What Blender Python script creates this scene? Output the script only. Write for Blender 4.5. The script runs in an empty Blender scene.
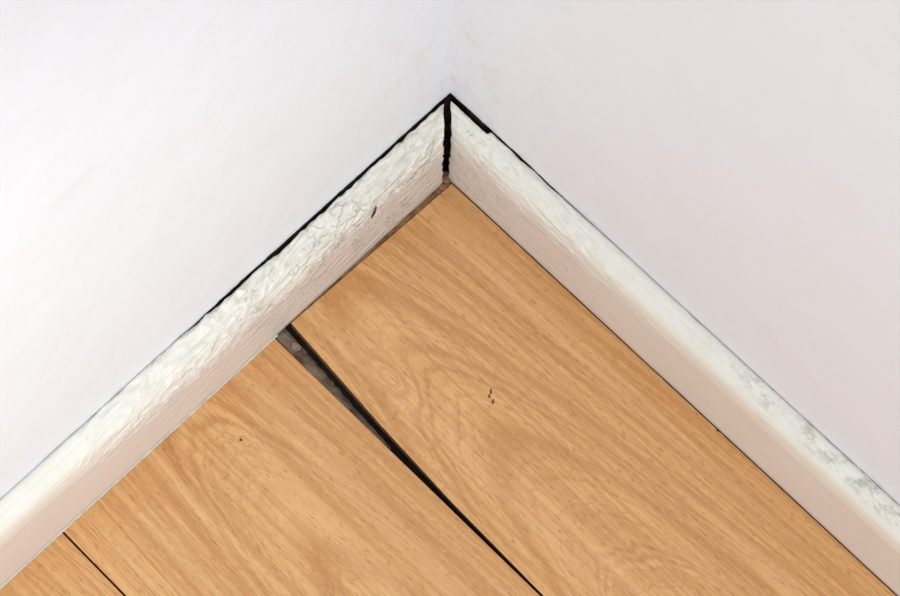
import bpy, bmesh, math, random
from mathutils import Matrix, Vector, noise
random.seed(4)
sc=bpy.context.scene
sc.view_settings.view_transform='Standard'
sc.view_settings.look='None'
L=2.4; T=.016; H=.09

def lin(c):
    o=[]
    for v in c:
        v/=255
        o.append(v/12.92 if v<=.04045 else ((v+.055)/1.055)**2.4)
    return (*o,1)

# ---------------- node helpers
class NT:
    def __init__(s,name,rough=.5,spec=.5):
        s.m=bpy.data.materials.new(name); s.m.use_nodes=True
        s.t=s.m.node_tree; s.n=s.t.nodes; s.b=s.n['Principled BSDF']
        s.b.inputs['Roughness'].default_value=rough
        s.b.inputs['Specular IOR Level'].default_value=spec
        s.co=s.n.new('ShaderNodeTexCoord').outputs['Object']
    def put(s,sock,v):
        if isinstance(v,bpy.types.NodeSocket): s.t.links.new(v,sock)
        else: sock.default_value=v
    def math(s,op,a,b=0.,c=0.):
        n=s.n.new('ShaderNodeMath'); n.operation=op
        for i,v in enumerate((a,b,c)): s.put(n.inputs[i],v)
        return n.outputs[0]
    def sep(s,v=None):
        n=s.n.new('ShaderNodeSeparateXYZ'); s.put(n.inputs[0],v or s.co); return n.outputs
    def noise(s,vec,scale,detail=3,rough=.5,dim='3D',w=None):
        n=s.n.new('ShaderNodeTexNoise'); n.noise_dimensions=dim
        if dim!='1D': s.put(n.inputs['Vector'],vec)
        if w is not None: s.put(n.inputs['W'],w)
        n.inputs['Scale'].default_value=scale; n.inputs['Detail'].default_value=detail
        n.inputs['Roughness'].default_value=rough
        return n.outputs['Fac']
    def vscale(s,sc_,off=(0,0,0),vec=None):
        n=s.n.new('ShaderNodeMapping'); s.put(n.inputs['Vector'],vec or s.co)
        n.inputs['Scale'].default_value=sc_; n.inputs['Location'].default_value=off
        return n.outputs[0]
    def ramp(s,f,stops,interp='LINEAR'):
        n=s.n.new('ShaderNodeValToRGB'); s.put(n.inputs[0],f); cr=n.color_ramp; cr.interpolation=interp
        while len(cr.elements)<len(stops): cr.elements.new(.5)
        for e,(p,c) in zip(cr.elements,stops):
            e.position=p; e.color=c if len(c)==4 else (*c,1)
        return n.outputs[0]
    def smooth(s,f,a,b,lo=0.,hi=1.):
        n=s.n.new('ShaderNodeMapRange'); n.interpolation_type='SMOOTHSTEP'
        s.put(n.inputs[0],f)
        for i,v in zip((1,2,3,4),(a,b,lo,hi)): n.inputs[i].default_value=v
        return n.outputs[0]
    def mix(s,f,a,b,mode='MIX'):
        n=s.n.new('ShaderNodeMix'); n.data_type='RGBA'; n.blend_type=mode
        s.put(n.inputs[0],f); s.put(n.inputs[6],a); s.put(n.inputs[7],b)
        return n.outputs[2]
    def bump(s,h,strength,dist=.001):
        n=s.n.new('ShaderNodeBump'); s.put(n.inputs['Height'],h)
        n.inputs['Strength'].default_value=strength; n.inputs['Distance'].default_value=dist
        s.t.links.new(n.outputs[0],s.b.inputs['Normal'])
    def color(s,c): s.put(s.b.inputs['Base Color'],c)

# ---------------- materials
def wall_mat(name,base,axis,d0,d1):
    m=NT(name,.6,.25)
    x,y,z=m.sep()
    along=x if axis=='x' else y
    big=m.noise(m.co,2.5,2)
    col=m.mix(m.math('MULTIPLY',big,.2),lin(base),lin([base[0]-8,base[1]-9,base[2]-8]))
    sm=m.noise(m.vscale((9,9,22)),1,5,.6)
    col=m.mix(m.smooth(sm,.58,.8,0,.2),col,lin((200,194,188)))
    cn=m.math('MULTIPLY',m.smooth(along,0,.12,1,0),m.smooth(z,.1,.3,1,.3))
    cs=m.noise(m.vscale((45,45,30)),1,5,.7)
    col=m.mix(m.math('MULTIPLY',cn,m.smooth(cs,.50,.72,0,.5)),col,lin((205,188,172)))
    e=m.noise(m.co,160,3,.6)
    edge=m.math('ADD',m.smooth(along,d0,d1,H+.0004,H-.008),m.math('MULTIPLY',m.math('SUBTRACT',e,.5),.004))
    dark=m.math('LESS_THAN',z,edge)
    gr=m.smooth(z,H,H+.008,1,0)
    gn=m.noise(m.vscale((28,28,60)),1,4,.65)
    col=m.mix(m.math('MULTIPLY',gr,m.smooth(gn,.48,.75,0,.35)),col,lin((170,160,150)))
    gap_shade=m.mix(m.smooth(m.noise(m.co,60,3),.4,.65),lin((22,17,15)),lin((66,52,42)))  # gap shade painted into the wall colour, near-black below the board top
    m.color(m.mix(dark,col,gap_shade))
    h=m.math('ADD',m.math('MULTIPLY',m.noise(m.co,14,3),2.2),m.math('MULTIPLY',m.noise(m.co,160,3),.12))
    h=m.math('ADD',h,m.math('MULTIPLY',m.math('MULTIPLY',cn,cs),1.2))
    m.bump(h,.4,.003)
    return m.m

def board_mat(name,crust_end,gr0,gr1,amt):
    m=NT(name,.42,.45)
    x,y,z=m.sep()
    s=m.math('MAXIMUM',x,y)
    n1=m.noise(m.co,30,4,.6)
    near=m.smooth(s,.05,crust_end,amt,.10)
    zb=m.math('ADD',z,m.math('MULTIPLY',m.math('MULTIPLY',m.math('SUBTRACT',n1,.5),.05),near))
    top=m.smooth(zb,.064,.067)
    face=m.mix(m.noise(m.co,12,3),lin((227,218,210)),lin((217,207,198)))
    paint=m.mix(m.noise(m.co,60,4),lin((236,234,226)),lin((224,220,208)))
    col=m.mix(top,face,paint)
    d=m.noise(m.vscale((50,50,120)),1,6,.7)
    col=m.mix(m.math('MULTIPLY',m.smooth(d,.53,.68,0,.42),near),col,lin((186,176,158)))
    v=m.n.new('ShaderNodeTexVoronoi'); v.feature='DISTANCE_TO_EDGE'; v.inputs['Scale'].default_value=1
    wv=m.n.new('ShaderNodeVectorMath'); wv.operation='ADD'
    nz=m.n.new('ShaderNodeTexNoise'); nz.inputs['Scale'].default_value=90; nz.inputs['Detail'].default_value=3; m.put(nz.inputs['Vector'],m.co)
    m.put(wv.inputs[0],m.vscale((50,50,140))); m.put(wv.inputs[1],nz.outputs['Color'])
    m.put(v.inputs['Vector'],wv.outputs[0])
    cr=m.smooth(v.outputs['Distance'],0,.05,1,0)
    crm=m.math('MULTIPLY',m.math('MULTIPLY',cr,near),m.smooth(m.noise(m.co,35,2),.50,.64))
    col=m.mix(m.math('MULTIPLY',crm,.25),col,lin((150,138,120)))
    led=m.math('MULTIPLY',m.smooth(z,.0815,.0880),m.math('MULTIPLY',m.smooth(s,gr0,gr0+.12),m.smooth(s,gr1,gr1+.1,1,0)))
    g=m.noise(m.vscale((150,80,170),(3,1,0)),1,6,.8)
    g2=m.noise(m.vscale((11,11,11),(5,2,0)),1,2)
    col=m.mix(m.math('MULTIPLY',m.math('MULTIPLY',led,m.smooth(g,.45,.62,0,.65)),m.smooth(g2,.30,.52)),col,lin((146,144,130)))
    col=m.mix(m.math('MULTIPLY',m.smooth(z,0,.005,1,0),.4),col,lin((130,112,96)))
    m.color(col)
    h=m.math('ADD',m.math('MULTIPLY',m.noise(m.co,260,4,.6),.8),m.math('MULTIPLY',m.noise(m.vscale((55,55,190)),1,3,.55),2.6))
    h=m.math('SUBTRACT',h,m.math('MULTIPLY',crm,.6))
    h=m.math('MULTIPLY',h,m.math('ADD',m.math('MULTIPLY',near,1.),.06))
    vb=m.n.new('ShaderNodeTexVoronoi'); vb.inputs['Scale'].default_value=170; m.put(vb.inputs['Vector'],m.co)
    bl=m.math('MULTIPLY',m.smooth(vb.outputs['Distance'],.12,.3,1,0),m.smooth(m.noise(m.co,50,2),.5,.62))
    h=m.math('ADD',h,m.math('MULTIPLY',m.math('MULTIPLY',bl,near),.9))
    m.bump(h,.9,.0012)
    return m.m

def wood_mat(name,u0,v0,seed,knot=None,curv=45.):
    m=NT(name,.34,.5)
    x,y,z=m.sep()
    wob=m.noise(m.vscale((6,2.0,1),(seed,seed*2,0)),1,1,.4)
    wob2=m.noise(m.vscale((38,6,1),(seed*3,seed,0)),1,2,.5)
    jag=m.noise(m.vscale((420,30,1),(seed,seed,0)),1,2,.6)
    u=m.math('SUBTRACT',x,u0)
    f=m.math('MULTIPLY',m.math('MULTIPLY',u,u),curv)
    f=m.math('SUBTRACT',f,m.math('MULTIPLY',m.math('SUBTRACT',y,v0),.55))
    f=m.math('ADD',f,m.math('MULTIPLY',wob,.17))
    f=m.math('ADD',f,m.math('MULTIPLY',wob2,.04))
    f=m.math('ADD',f,m.math('MULTIPLY',jag,.009))
    if knot:
        kx,ky=knot
        dx=m.math('MULTIPLY',m.math('SUBTRACT',x,kx),130); dy=m.math('MULTIPLY',m.math('SUBTRACT',y,ky),55)
        r2=m.math('ADD',m.math('MULTIPLY',dx,dx),m.math('MULTIPLY',dy,dy))
        f=m.math('ADD',f,m.math('MULTIPLY',m.math('POWER',2.718,m.math('MULTIPLY',r2,-1.)),.07))
    r=m.noise(None,26,2,.5,'1D',m.math('ADD',f,seed))
    r2_=m.noise(None,72,1,.5,'1D',m.math('ADD',f,seed*1.7))
    light=lin((230,179,118)); mid=lin((221,167,106)); dark=lin((208,151,91))
    col=m.ramp(r,[(.34,dark),(.47,mid),(.60,light),(.8,mid)])
    lmask=m.smooth(m.noise(m.vscale((20,5,1),(seed,9,0)),1,2),.35,.6,.3,.75)
    line=m.ramp(r2_,[(.50,(0,0,0)),(.585,(1,1,1)),(.60,(.15,.15,.15)),(.68,(0,0,0))])
    col=m.mix(m.math('MULTIPLY',line,lmask),col,lin((188,127,71)))
    b=m.noise(m.vscale((11,1.2,1),(seed*5,0,0)),1,1)
    col=m.mix(m.smooth(b,.45,.7,0,.5),col,lin((208,150,92)))
    fi=m.noise(m.vscale((260,4,1),(0,seed,0)),1,4,.65)
    col=m.mix(m.smooth(fi,.42,.60,.0,.48),col,lin((190,132,76)))
    fi2=m.noise(m.vscale((70,2.0,1),(4,seed,0)),1,2,.5)
    col=m.mix(m.smooth(fi2,.48,.68,.0,.35),col,lin((236,190,134)))
    fl=m.noise(m.vscale((900,120,1),(0,seed*7,0)),1,1,.5)
    col=m.mix(m.smooth(fl,.60,.70,0,.5),col,lin((166,108,60)))
    fl2=m.noise(m.vscale((900,110,1),(9,seed*4,0)),1,1,.5)
    col=m.mix(m.smooth(fl2,.62,.72,0,.35),col,lin((242,204,150)))
    m.color(col)
    rg=m.smooth(m.noise(m.co,9,4,.6),.35,.65,.20,.36)
    m.put(m.b.inputs['Roughness'],rg)
    m.b.inputs['Coat Weight'].default_value=.3; m.b.inputs['Coat Roughness'].default_value=.2
    m.bump(m.math('ADD',fl,m.math('MULTIPLY',m.noise(m.co,1500,1),.5)),.15,.0003)
    return m.m

def simple(name,c1,c2,scale,rough=.9,bump=.5):
    m=NT(name,rough,.2)
    n=m.noise(m.co,scale,5,.65)
    m.color(m.ramp(n,[(.35,lin(c1)),(.65,lin(c2))]))
    m.bump(n,bump,.001)
    return m.m

M_core=simple('hdf_core',(96,68,44),(130,96,64),300)
M_sub=simple('subfloor_dark',(22,16,12),(46,36,28),60)
M_dust=simple('dust_debris',(98,82,66),(160,144,126),60)
M_brown=simple('brown_grime',(112,80,54),(166,130,96),90)
M_black=simple('black_mark',(50,38,30),(90,70,54),300)
M_caulk=simple('old_caulk',(205,200,188),(232,228,218),120,.6)

def obj(name,bm,mats,parent=None,smooth=False):
    me=bpy.data.meshes.new(name); bm.to_mesh(me); bm.free()
    for m in mats: me.materials.append(m)
    if smooth:
        for p in me.polygons: p.use_smooth=True
    o=bpy.data.objects.new(name,me); bpy.context.collection.objects.link(o)
    if parent: o.parent=parent
    return o
def box(name,a,b,mat,parent=None):
    bm=bmesh.new(); bmesh.ops.create_cube(bm,size=1)
    for v in bm.verts:
        for i in range(3): v.co[i]=a[i] if v.co[i]<0 else b[i]
    return obj(name,bm,[mat],parent)

# ---------------- walls
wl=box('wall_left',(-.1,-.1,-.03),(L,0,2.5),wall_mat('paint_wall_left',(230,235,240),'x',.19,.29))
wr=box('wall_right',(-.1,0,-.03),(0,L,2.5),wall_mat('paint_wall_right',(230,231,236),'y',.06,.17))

# ---------------- floor
floor=bpy.data.objects.new('floor',None); bpy.context.collection.objects.link(floor)
box('subfloor',(0,0,-.03),(L,L,-.009),M_sub,floor)
def plank(name,poly,mat):
    bm=bmesh.new(); z0=-.0085; bv=.0004
    cx=sum(p[0] for p in poly)/len(poly); cy=sum(p[1] for p in poly)/len(poly)
    def ins(p,d): return (p[0]-math.copysign(d,p[0]-cx),p[1]-math.copysign(d,p[1]-cy))
    lo=[bm.verts.new((*p,z0)) for p in poly]
    hi=[bm.verts.new((*p,-bv)) for p in poly]
    tp=[bm.verts.new((*ins(p,bv),0)) for p in poly]
    n=len(poly)
    f=bm.faces.new(tp); f.material_index=0
    for i in range(n):
        j=(i+1)%n
        a=bm.faces.new((lo[i],lo[j],hi[j],hi[i])); a.material_index=1
        b=bm.faces.new((hi[i],hi[j],tp[j],tp[i])); b.material_index=0
    bm.faces.new(lo[::-1]).material_index=1
    bmesh.ops.recalc_face_normals(bm,faces=bm.faces)
    return obj(name,bm,[mat,M_core],floor)
E=L-.001
plank('plank_1',[(.0165,.0205),(.1655,.0165),(.1690,.06),(.1730,.11),(.1770,.18),(.1792,.2676),(.1802,.34),(.1804,E),(.0165,E)],
      wood_mat('beech_laminate_a',.128,.02,2.3,knot=(.145,.092),curv=40))
plank('plank_2',[(.1808,.0166),(.3704,.0166),(.3704,E),(.1808,E)],wood_mat('beech_laminate_b',.262,.06,7.1,curv=50))
x=.3716; k=3
while x<L-.02:
    w=min(.1896,L-.001-x)
    plank('plank_%d'%k,[(x,.0166),(x+w,.0166),(x+w,E),(x,E)],wood_mat('beech_laminate_%s'%'cdefghijklmnop'[k-3],x+.07,.3,k*3.7))
    x+=.1908; k+=1

def strip(name,pts_a,pts_b,z,amp,mat,parent,n=160,nw=8,fz=None):
    bm=bmesh.new(); g=[]
    for i in range(n+1):
        t=i/n; row=[]
        a=Vector(pts_a[0]).lerp(Vector(pts_a[1]),t); b=Vector(pts_b[0]).lerp(Vector(pts_b[1]),t)
        for j in range(nw+1):
            p=a.lerp(b,j/nw)
            zz=z+(fz(t,j/nw) if fz else 0)+amp*noise.noise(Vector((p.x*260,p.y*260,3)))+amp*.6*noise.noise(Vector((p.x*700,p.y*700,9)))
            row.append(bm.verts.new((p.x,p.y,zz)))
        g.append(row)
    for i in range(n):
        for j in range(nw): bm.faces.new((g[i][j],g[i+1][j],g[i+1][j+1],g[i][j+1]))
    bmesh.ops.recalc_face_normals(bm,faces=bm.faces)
    return obj(name,bm,[mat],parent,True)
strip('gap_dust',((.1690,.010),(.1762,.125)),((.1800,.010),(.1806,.125)),-.0018,.0009,M_dust,floor,fz=lambda t,j:-.0058*(1-j)**1.3-.0035*t)
strip('gap_grime',((.010,.0135),(.166,.0135)),((.010,.0215),(.166,.0175)),-.0012,.0010,M_brown,floor)

# ---------------- baseboards
PROF=[(.0015,.0890),(.0030,.0900),(.0055,.0898),(.0078,.0885),(.0084,.0868),(.0092,.0862),(.0115,.0852),(.0140,.0825),(.0155,.0790),(.0160,.0740),(.0160,.0700),(.0160,0.0)]
def sample_profile(step=.0009):
    out=[]
    for (a,b),(c,d) in zip(PROF[:-1],PROF[1:]):
        l=math.hypot(c-a,d-b); n=max(1,int(round(l/step)))
        for i in range(n): out.append((a+(c-a)*i/n,b+(d-b)*i/n))
    out.append(PROF[-1]); return out
P=sample_profile()
def sstep(a,b,x):
    t=max(0,min(1,(x-a)/(b-a))); return t*t*(3-2*t)
def baseboard(name,side,mat):
    bm=bmesh.new()
    ss=[];s=0.
    while s<.62: ss.append(s); s+=.0009
    while s<L: ss.append(s); s+=.02
    ss.append(L-.001)
    rows=[]
    for s in ss:
        if side=='left':
            gap=.0021*(1-sstep(.15,.27,s))+.0003+(.0013*noise.noise(Vector((s*38,0,1)))+.0007*noise.noise(Vector((s*170,0,4))))*(1-sstep(.2,.3,s))
            crust=1-sstep(.22,.38,s)
        else:
            gap=.0026*(1-sstep(.033,.038,s))+.0007*(1-sstep(.09,.17,s))+.0004+.0006*noise.noise(Vector((s*70,5,1)))
            crust=.5*(1-sstep(.06,.25,s))
        gap=max(gap,.0002)
        row=[]
        for k,(d,z) in enumerate(P):
            dd=d
            if d<.009 and z>.086:
                dd=gap+(d-.0015)*(.009-gap)/(.009-.0015)
            zf=sstep(.040,.066,z)
            q=Vector((s*52,z*190,d*190+(7 if side=='left' else 21)))
            q+=noise.noise_vector(q*.6)*.9
            r1=1-abs(noise.noise(q))*2
            r2=1-abs(noise.noise(q*2.1+Vector((3,1,4))))*2
            r3=noise.noise(q*5)
            disp=(.0022*(r1-.6)+.0009*(r2-.5)+.0003*r3)*crust*(.08+.92*zf)+.00012*noise.noise(Vector((s*30,z*60,d*60)))
            eb=.054+.012*noise.noise(Vector((s*22,3,side=='left')))+.004*noise.noise(Vector((s*120,3,side=='left')))
            disp+=.0012*crust*sstep(eb-.0006,eb+.0006,z)
            nx,nz=(1,0) if z<.078 else (.6,.8)
            if d<.007: nx,nz=(0.1,1)
            dd=max(dd+disp*nx,.0002); zz=z+disp*nz if z>0 else 0
            end=dd+(.0058 if side=='left' else .0010)+.0013*noise.noise(Vector((z*160,d*100,9 if side=='left' else 2)))
            al=end+(s)*(L-end)/L if s<L-.002 else L-.001
            row.append((al,dd,zz))
        row.insert(0,(row[0][0],row[0][1],0.0))
        rows.append(row)
    V=[]
    for row in rows:
        V.append([bm.verts.new((a,d,z) if side=='left' else (d,a,z)) for a,d,z in row])
    for i in range(len(V)-1):
        for j in range(len(V[0])-1):
            bm.faces.new((V[i][j],V[i+1][j],V[i+1][j+1],V[i][j+1]))
    ef=bm.faces.new(V[0]); ef.material_index=1
    bm.faces.new(V[-1][::-1])
    bmesh.ops.recalc_face_normals(bm,faces=bm.faces)
    o=obj(name,bm,[mat,M_sub],None)
    for p in o.data.polygons: p.use_smooth=len(p.vertices)==4
    return o
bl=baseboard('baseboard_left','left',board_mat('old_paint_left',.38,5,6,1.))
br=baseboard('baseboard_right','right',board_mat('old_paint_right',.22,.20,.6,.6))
strip('caulk_line',((.178,.0158),(1.2,.0158)),((.178,.0172),(1.2,.0172)),.0001,.0003,M_caulk,bl,500,3)

def flake(name,pts,z,mat,parent,w=.0006):
    bm=bmesh.new()
    prev=None
    for i,(x,y) in enumerate(pts):
        ww=w*(.4+.9*math.sin(math.pi*(i+.5)/len(pts)))
        a=bm.verts.new((x-ww,y+ww*.4,z)); b=bm.verts.new((x+ww,y-ww*.4,z)); c=bm.verts.new((x,y,z+.0003))
        if prev: 
            bm.faces.new((prev[0],a,c,prev[2])); bm.faces.new((prev[2],c,b,prev[1]))
        prev=(a,b,c)
    return obj(name,bm,[mat],parent)
M_scuff=simple('scuff_brown',(90,62,40),(130,94,60),500)
flake('scuff_mark',[(.1036,.1438),(.1055,.1462),(.1074,.1458),(.1083,.1478)],.00005,M_scuff,floor,.0007)
flake('scuff_mark_c',[(.1078,.1498),(.1092,.1518),(.1106,.1518)],.00005,M_scuff,floor,.0007)
flake('scuff_mark_b',[(.2455,.0520),(.2462,.0530),(.2450,.0540)],.00005,M_black,floor,.0007)
# dark nick in the left skirting paint
bm=bmesh.new()
pts=[(.0905,.0168,.058),(.0900,.0185,.066),(.0872,.0188,.0755),(.0888,.0185,.067)]
vs=[bm.verts.new(p) for p in pts]+[bm.verts.new((p[0],p[1]+.0014,p[2])) for p in pts]
for i in range(4): bm.faces.new((vs[i],vs[(i+1)%4],vs[4+(i+1)%4],vs[4+i]))
bm.faces.new(vs[4:]); bm.faces.new(vs[:4][::-1]); bmesh.ops.recalc_face_normals(bm,faces=bm.faces)
obj('paint_nick',bm,[M_black],bl)
def clump(name,x,y,z,r,mat,parent,n=3):
    bm=bmesh.new(); bmesh.ops.create_icosphere(bm,subdivisions=3,radius=1)
    for v in bm.verts:
        k=1+.5*noise.noise(v.co*1.7+Vector((x*99,0,0)))+.2*noise.noise(v.co*5)
        v.co=Vector((x+v.co.x*r*k,y+v.co.y*r*k,z+v.co.z*r*.6*k))
    return obj(name,bm,[mat],parent)
clump('corner_debris',.0165,.0145,.001,.0045,M_brown,floor)
clump('corner_debris_b',.0225,.0180,.0,.0024,M_brown,floor)
clump('gap_pebble',.1745,.030,-.004,.003,M_dust,floor)
clump('skirting_debris',.0162,.2700,-.0002,.0014,M_black,floor)

# ---------------- light
w=bpy.data.worlds.new('world'); sc.world=w; w.use_nodes=True
w.node_tree.nodes['Background'].inputs[0].default_value=(.92,.965,1,1)
w.node_tree.nodes['Background'].inputs[1].default_value=.78
def aim(o,to):
    d=Vector(to)-o.location; o.rotation_euler=d.to_track_quat('-Z','Y').to_euler()
ld=bpy.data.lights.new('window_light','AREA'); ld.shape='RECTANGLE'; ld.size=.6; ld.size_y=.7; ld.energy=23; ld.color=(.98,.99,1)
lo=bpy.data.objects.new('window_light',ld); bpy.context.collection.objects.link(lo); lo.location=(1.75,1.6,1.7); aim(lo,(.3,0,.2))
sd=bpy.data.lights.new('wall_fill_spot','SPOT'); sd.energy=66; sd.spot_size=math.radians(23); sd.spot_blend=1; sd.shadow_soft_size=.12; sd.color=(.95,.98,1)  # added unseen spot, makes the soft bright patch on the left wall
so=bpy.data.objects.new('wall_fill_spot',sd); bpy.context.collection.objects.link(so); so.location=(1.2,1.6,1.1); aim(so,(.38,0,.32))

# ---------------- camera
p=[0.52231,0.48265,1.60131,0.73634,1.2117,0.0522,2.53581]
yaw,el,ro=p[3:6]
f=Vector((-math.cos(yaw)*math.cos(el),-math.sin(yaw)*math.cos(el),-math.sin(el)))
r=f.cross(Vector((0,0,1))).normalized(); u=r.cross(f)
r2=r*math.cos(ro)+u*math.sin(ro); u2=-r*math.sin(ro)+u*math.cos(ro)
cd=bpy.data.cameras.new('camera'); co=bpy.data.objects.new('camera',cd); bpy.context.collection.objects.link(co)
co.matrix_world=Matrix([[r2[i],u2[i],-f[i],p[i]] for i in range(3)]+[[0,0,0,1]])
cd.sensor_width=36; cd.lens=p[6]*1000/900*36; cd.clip_start=.01
sc.camera=co
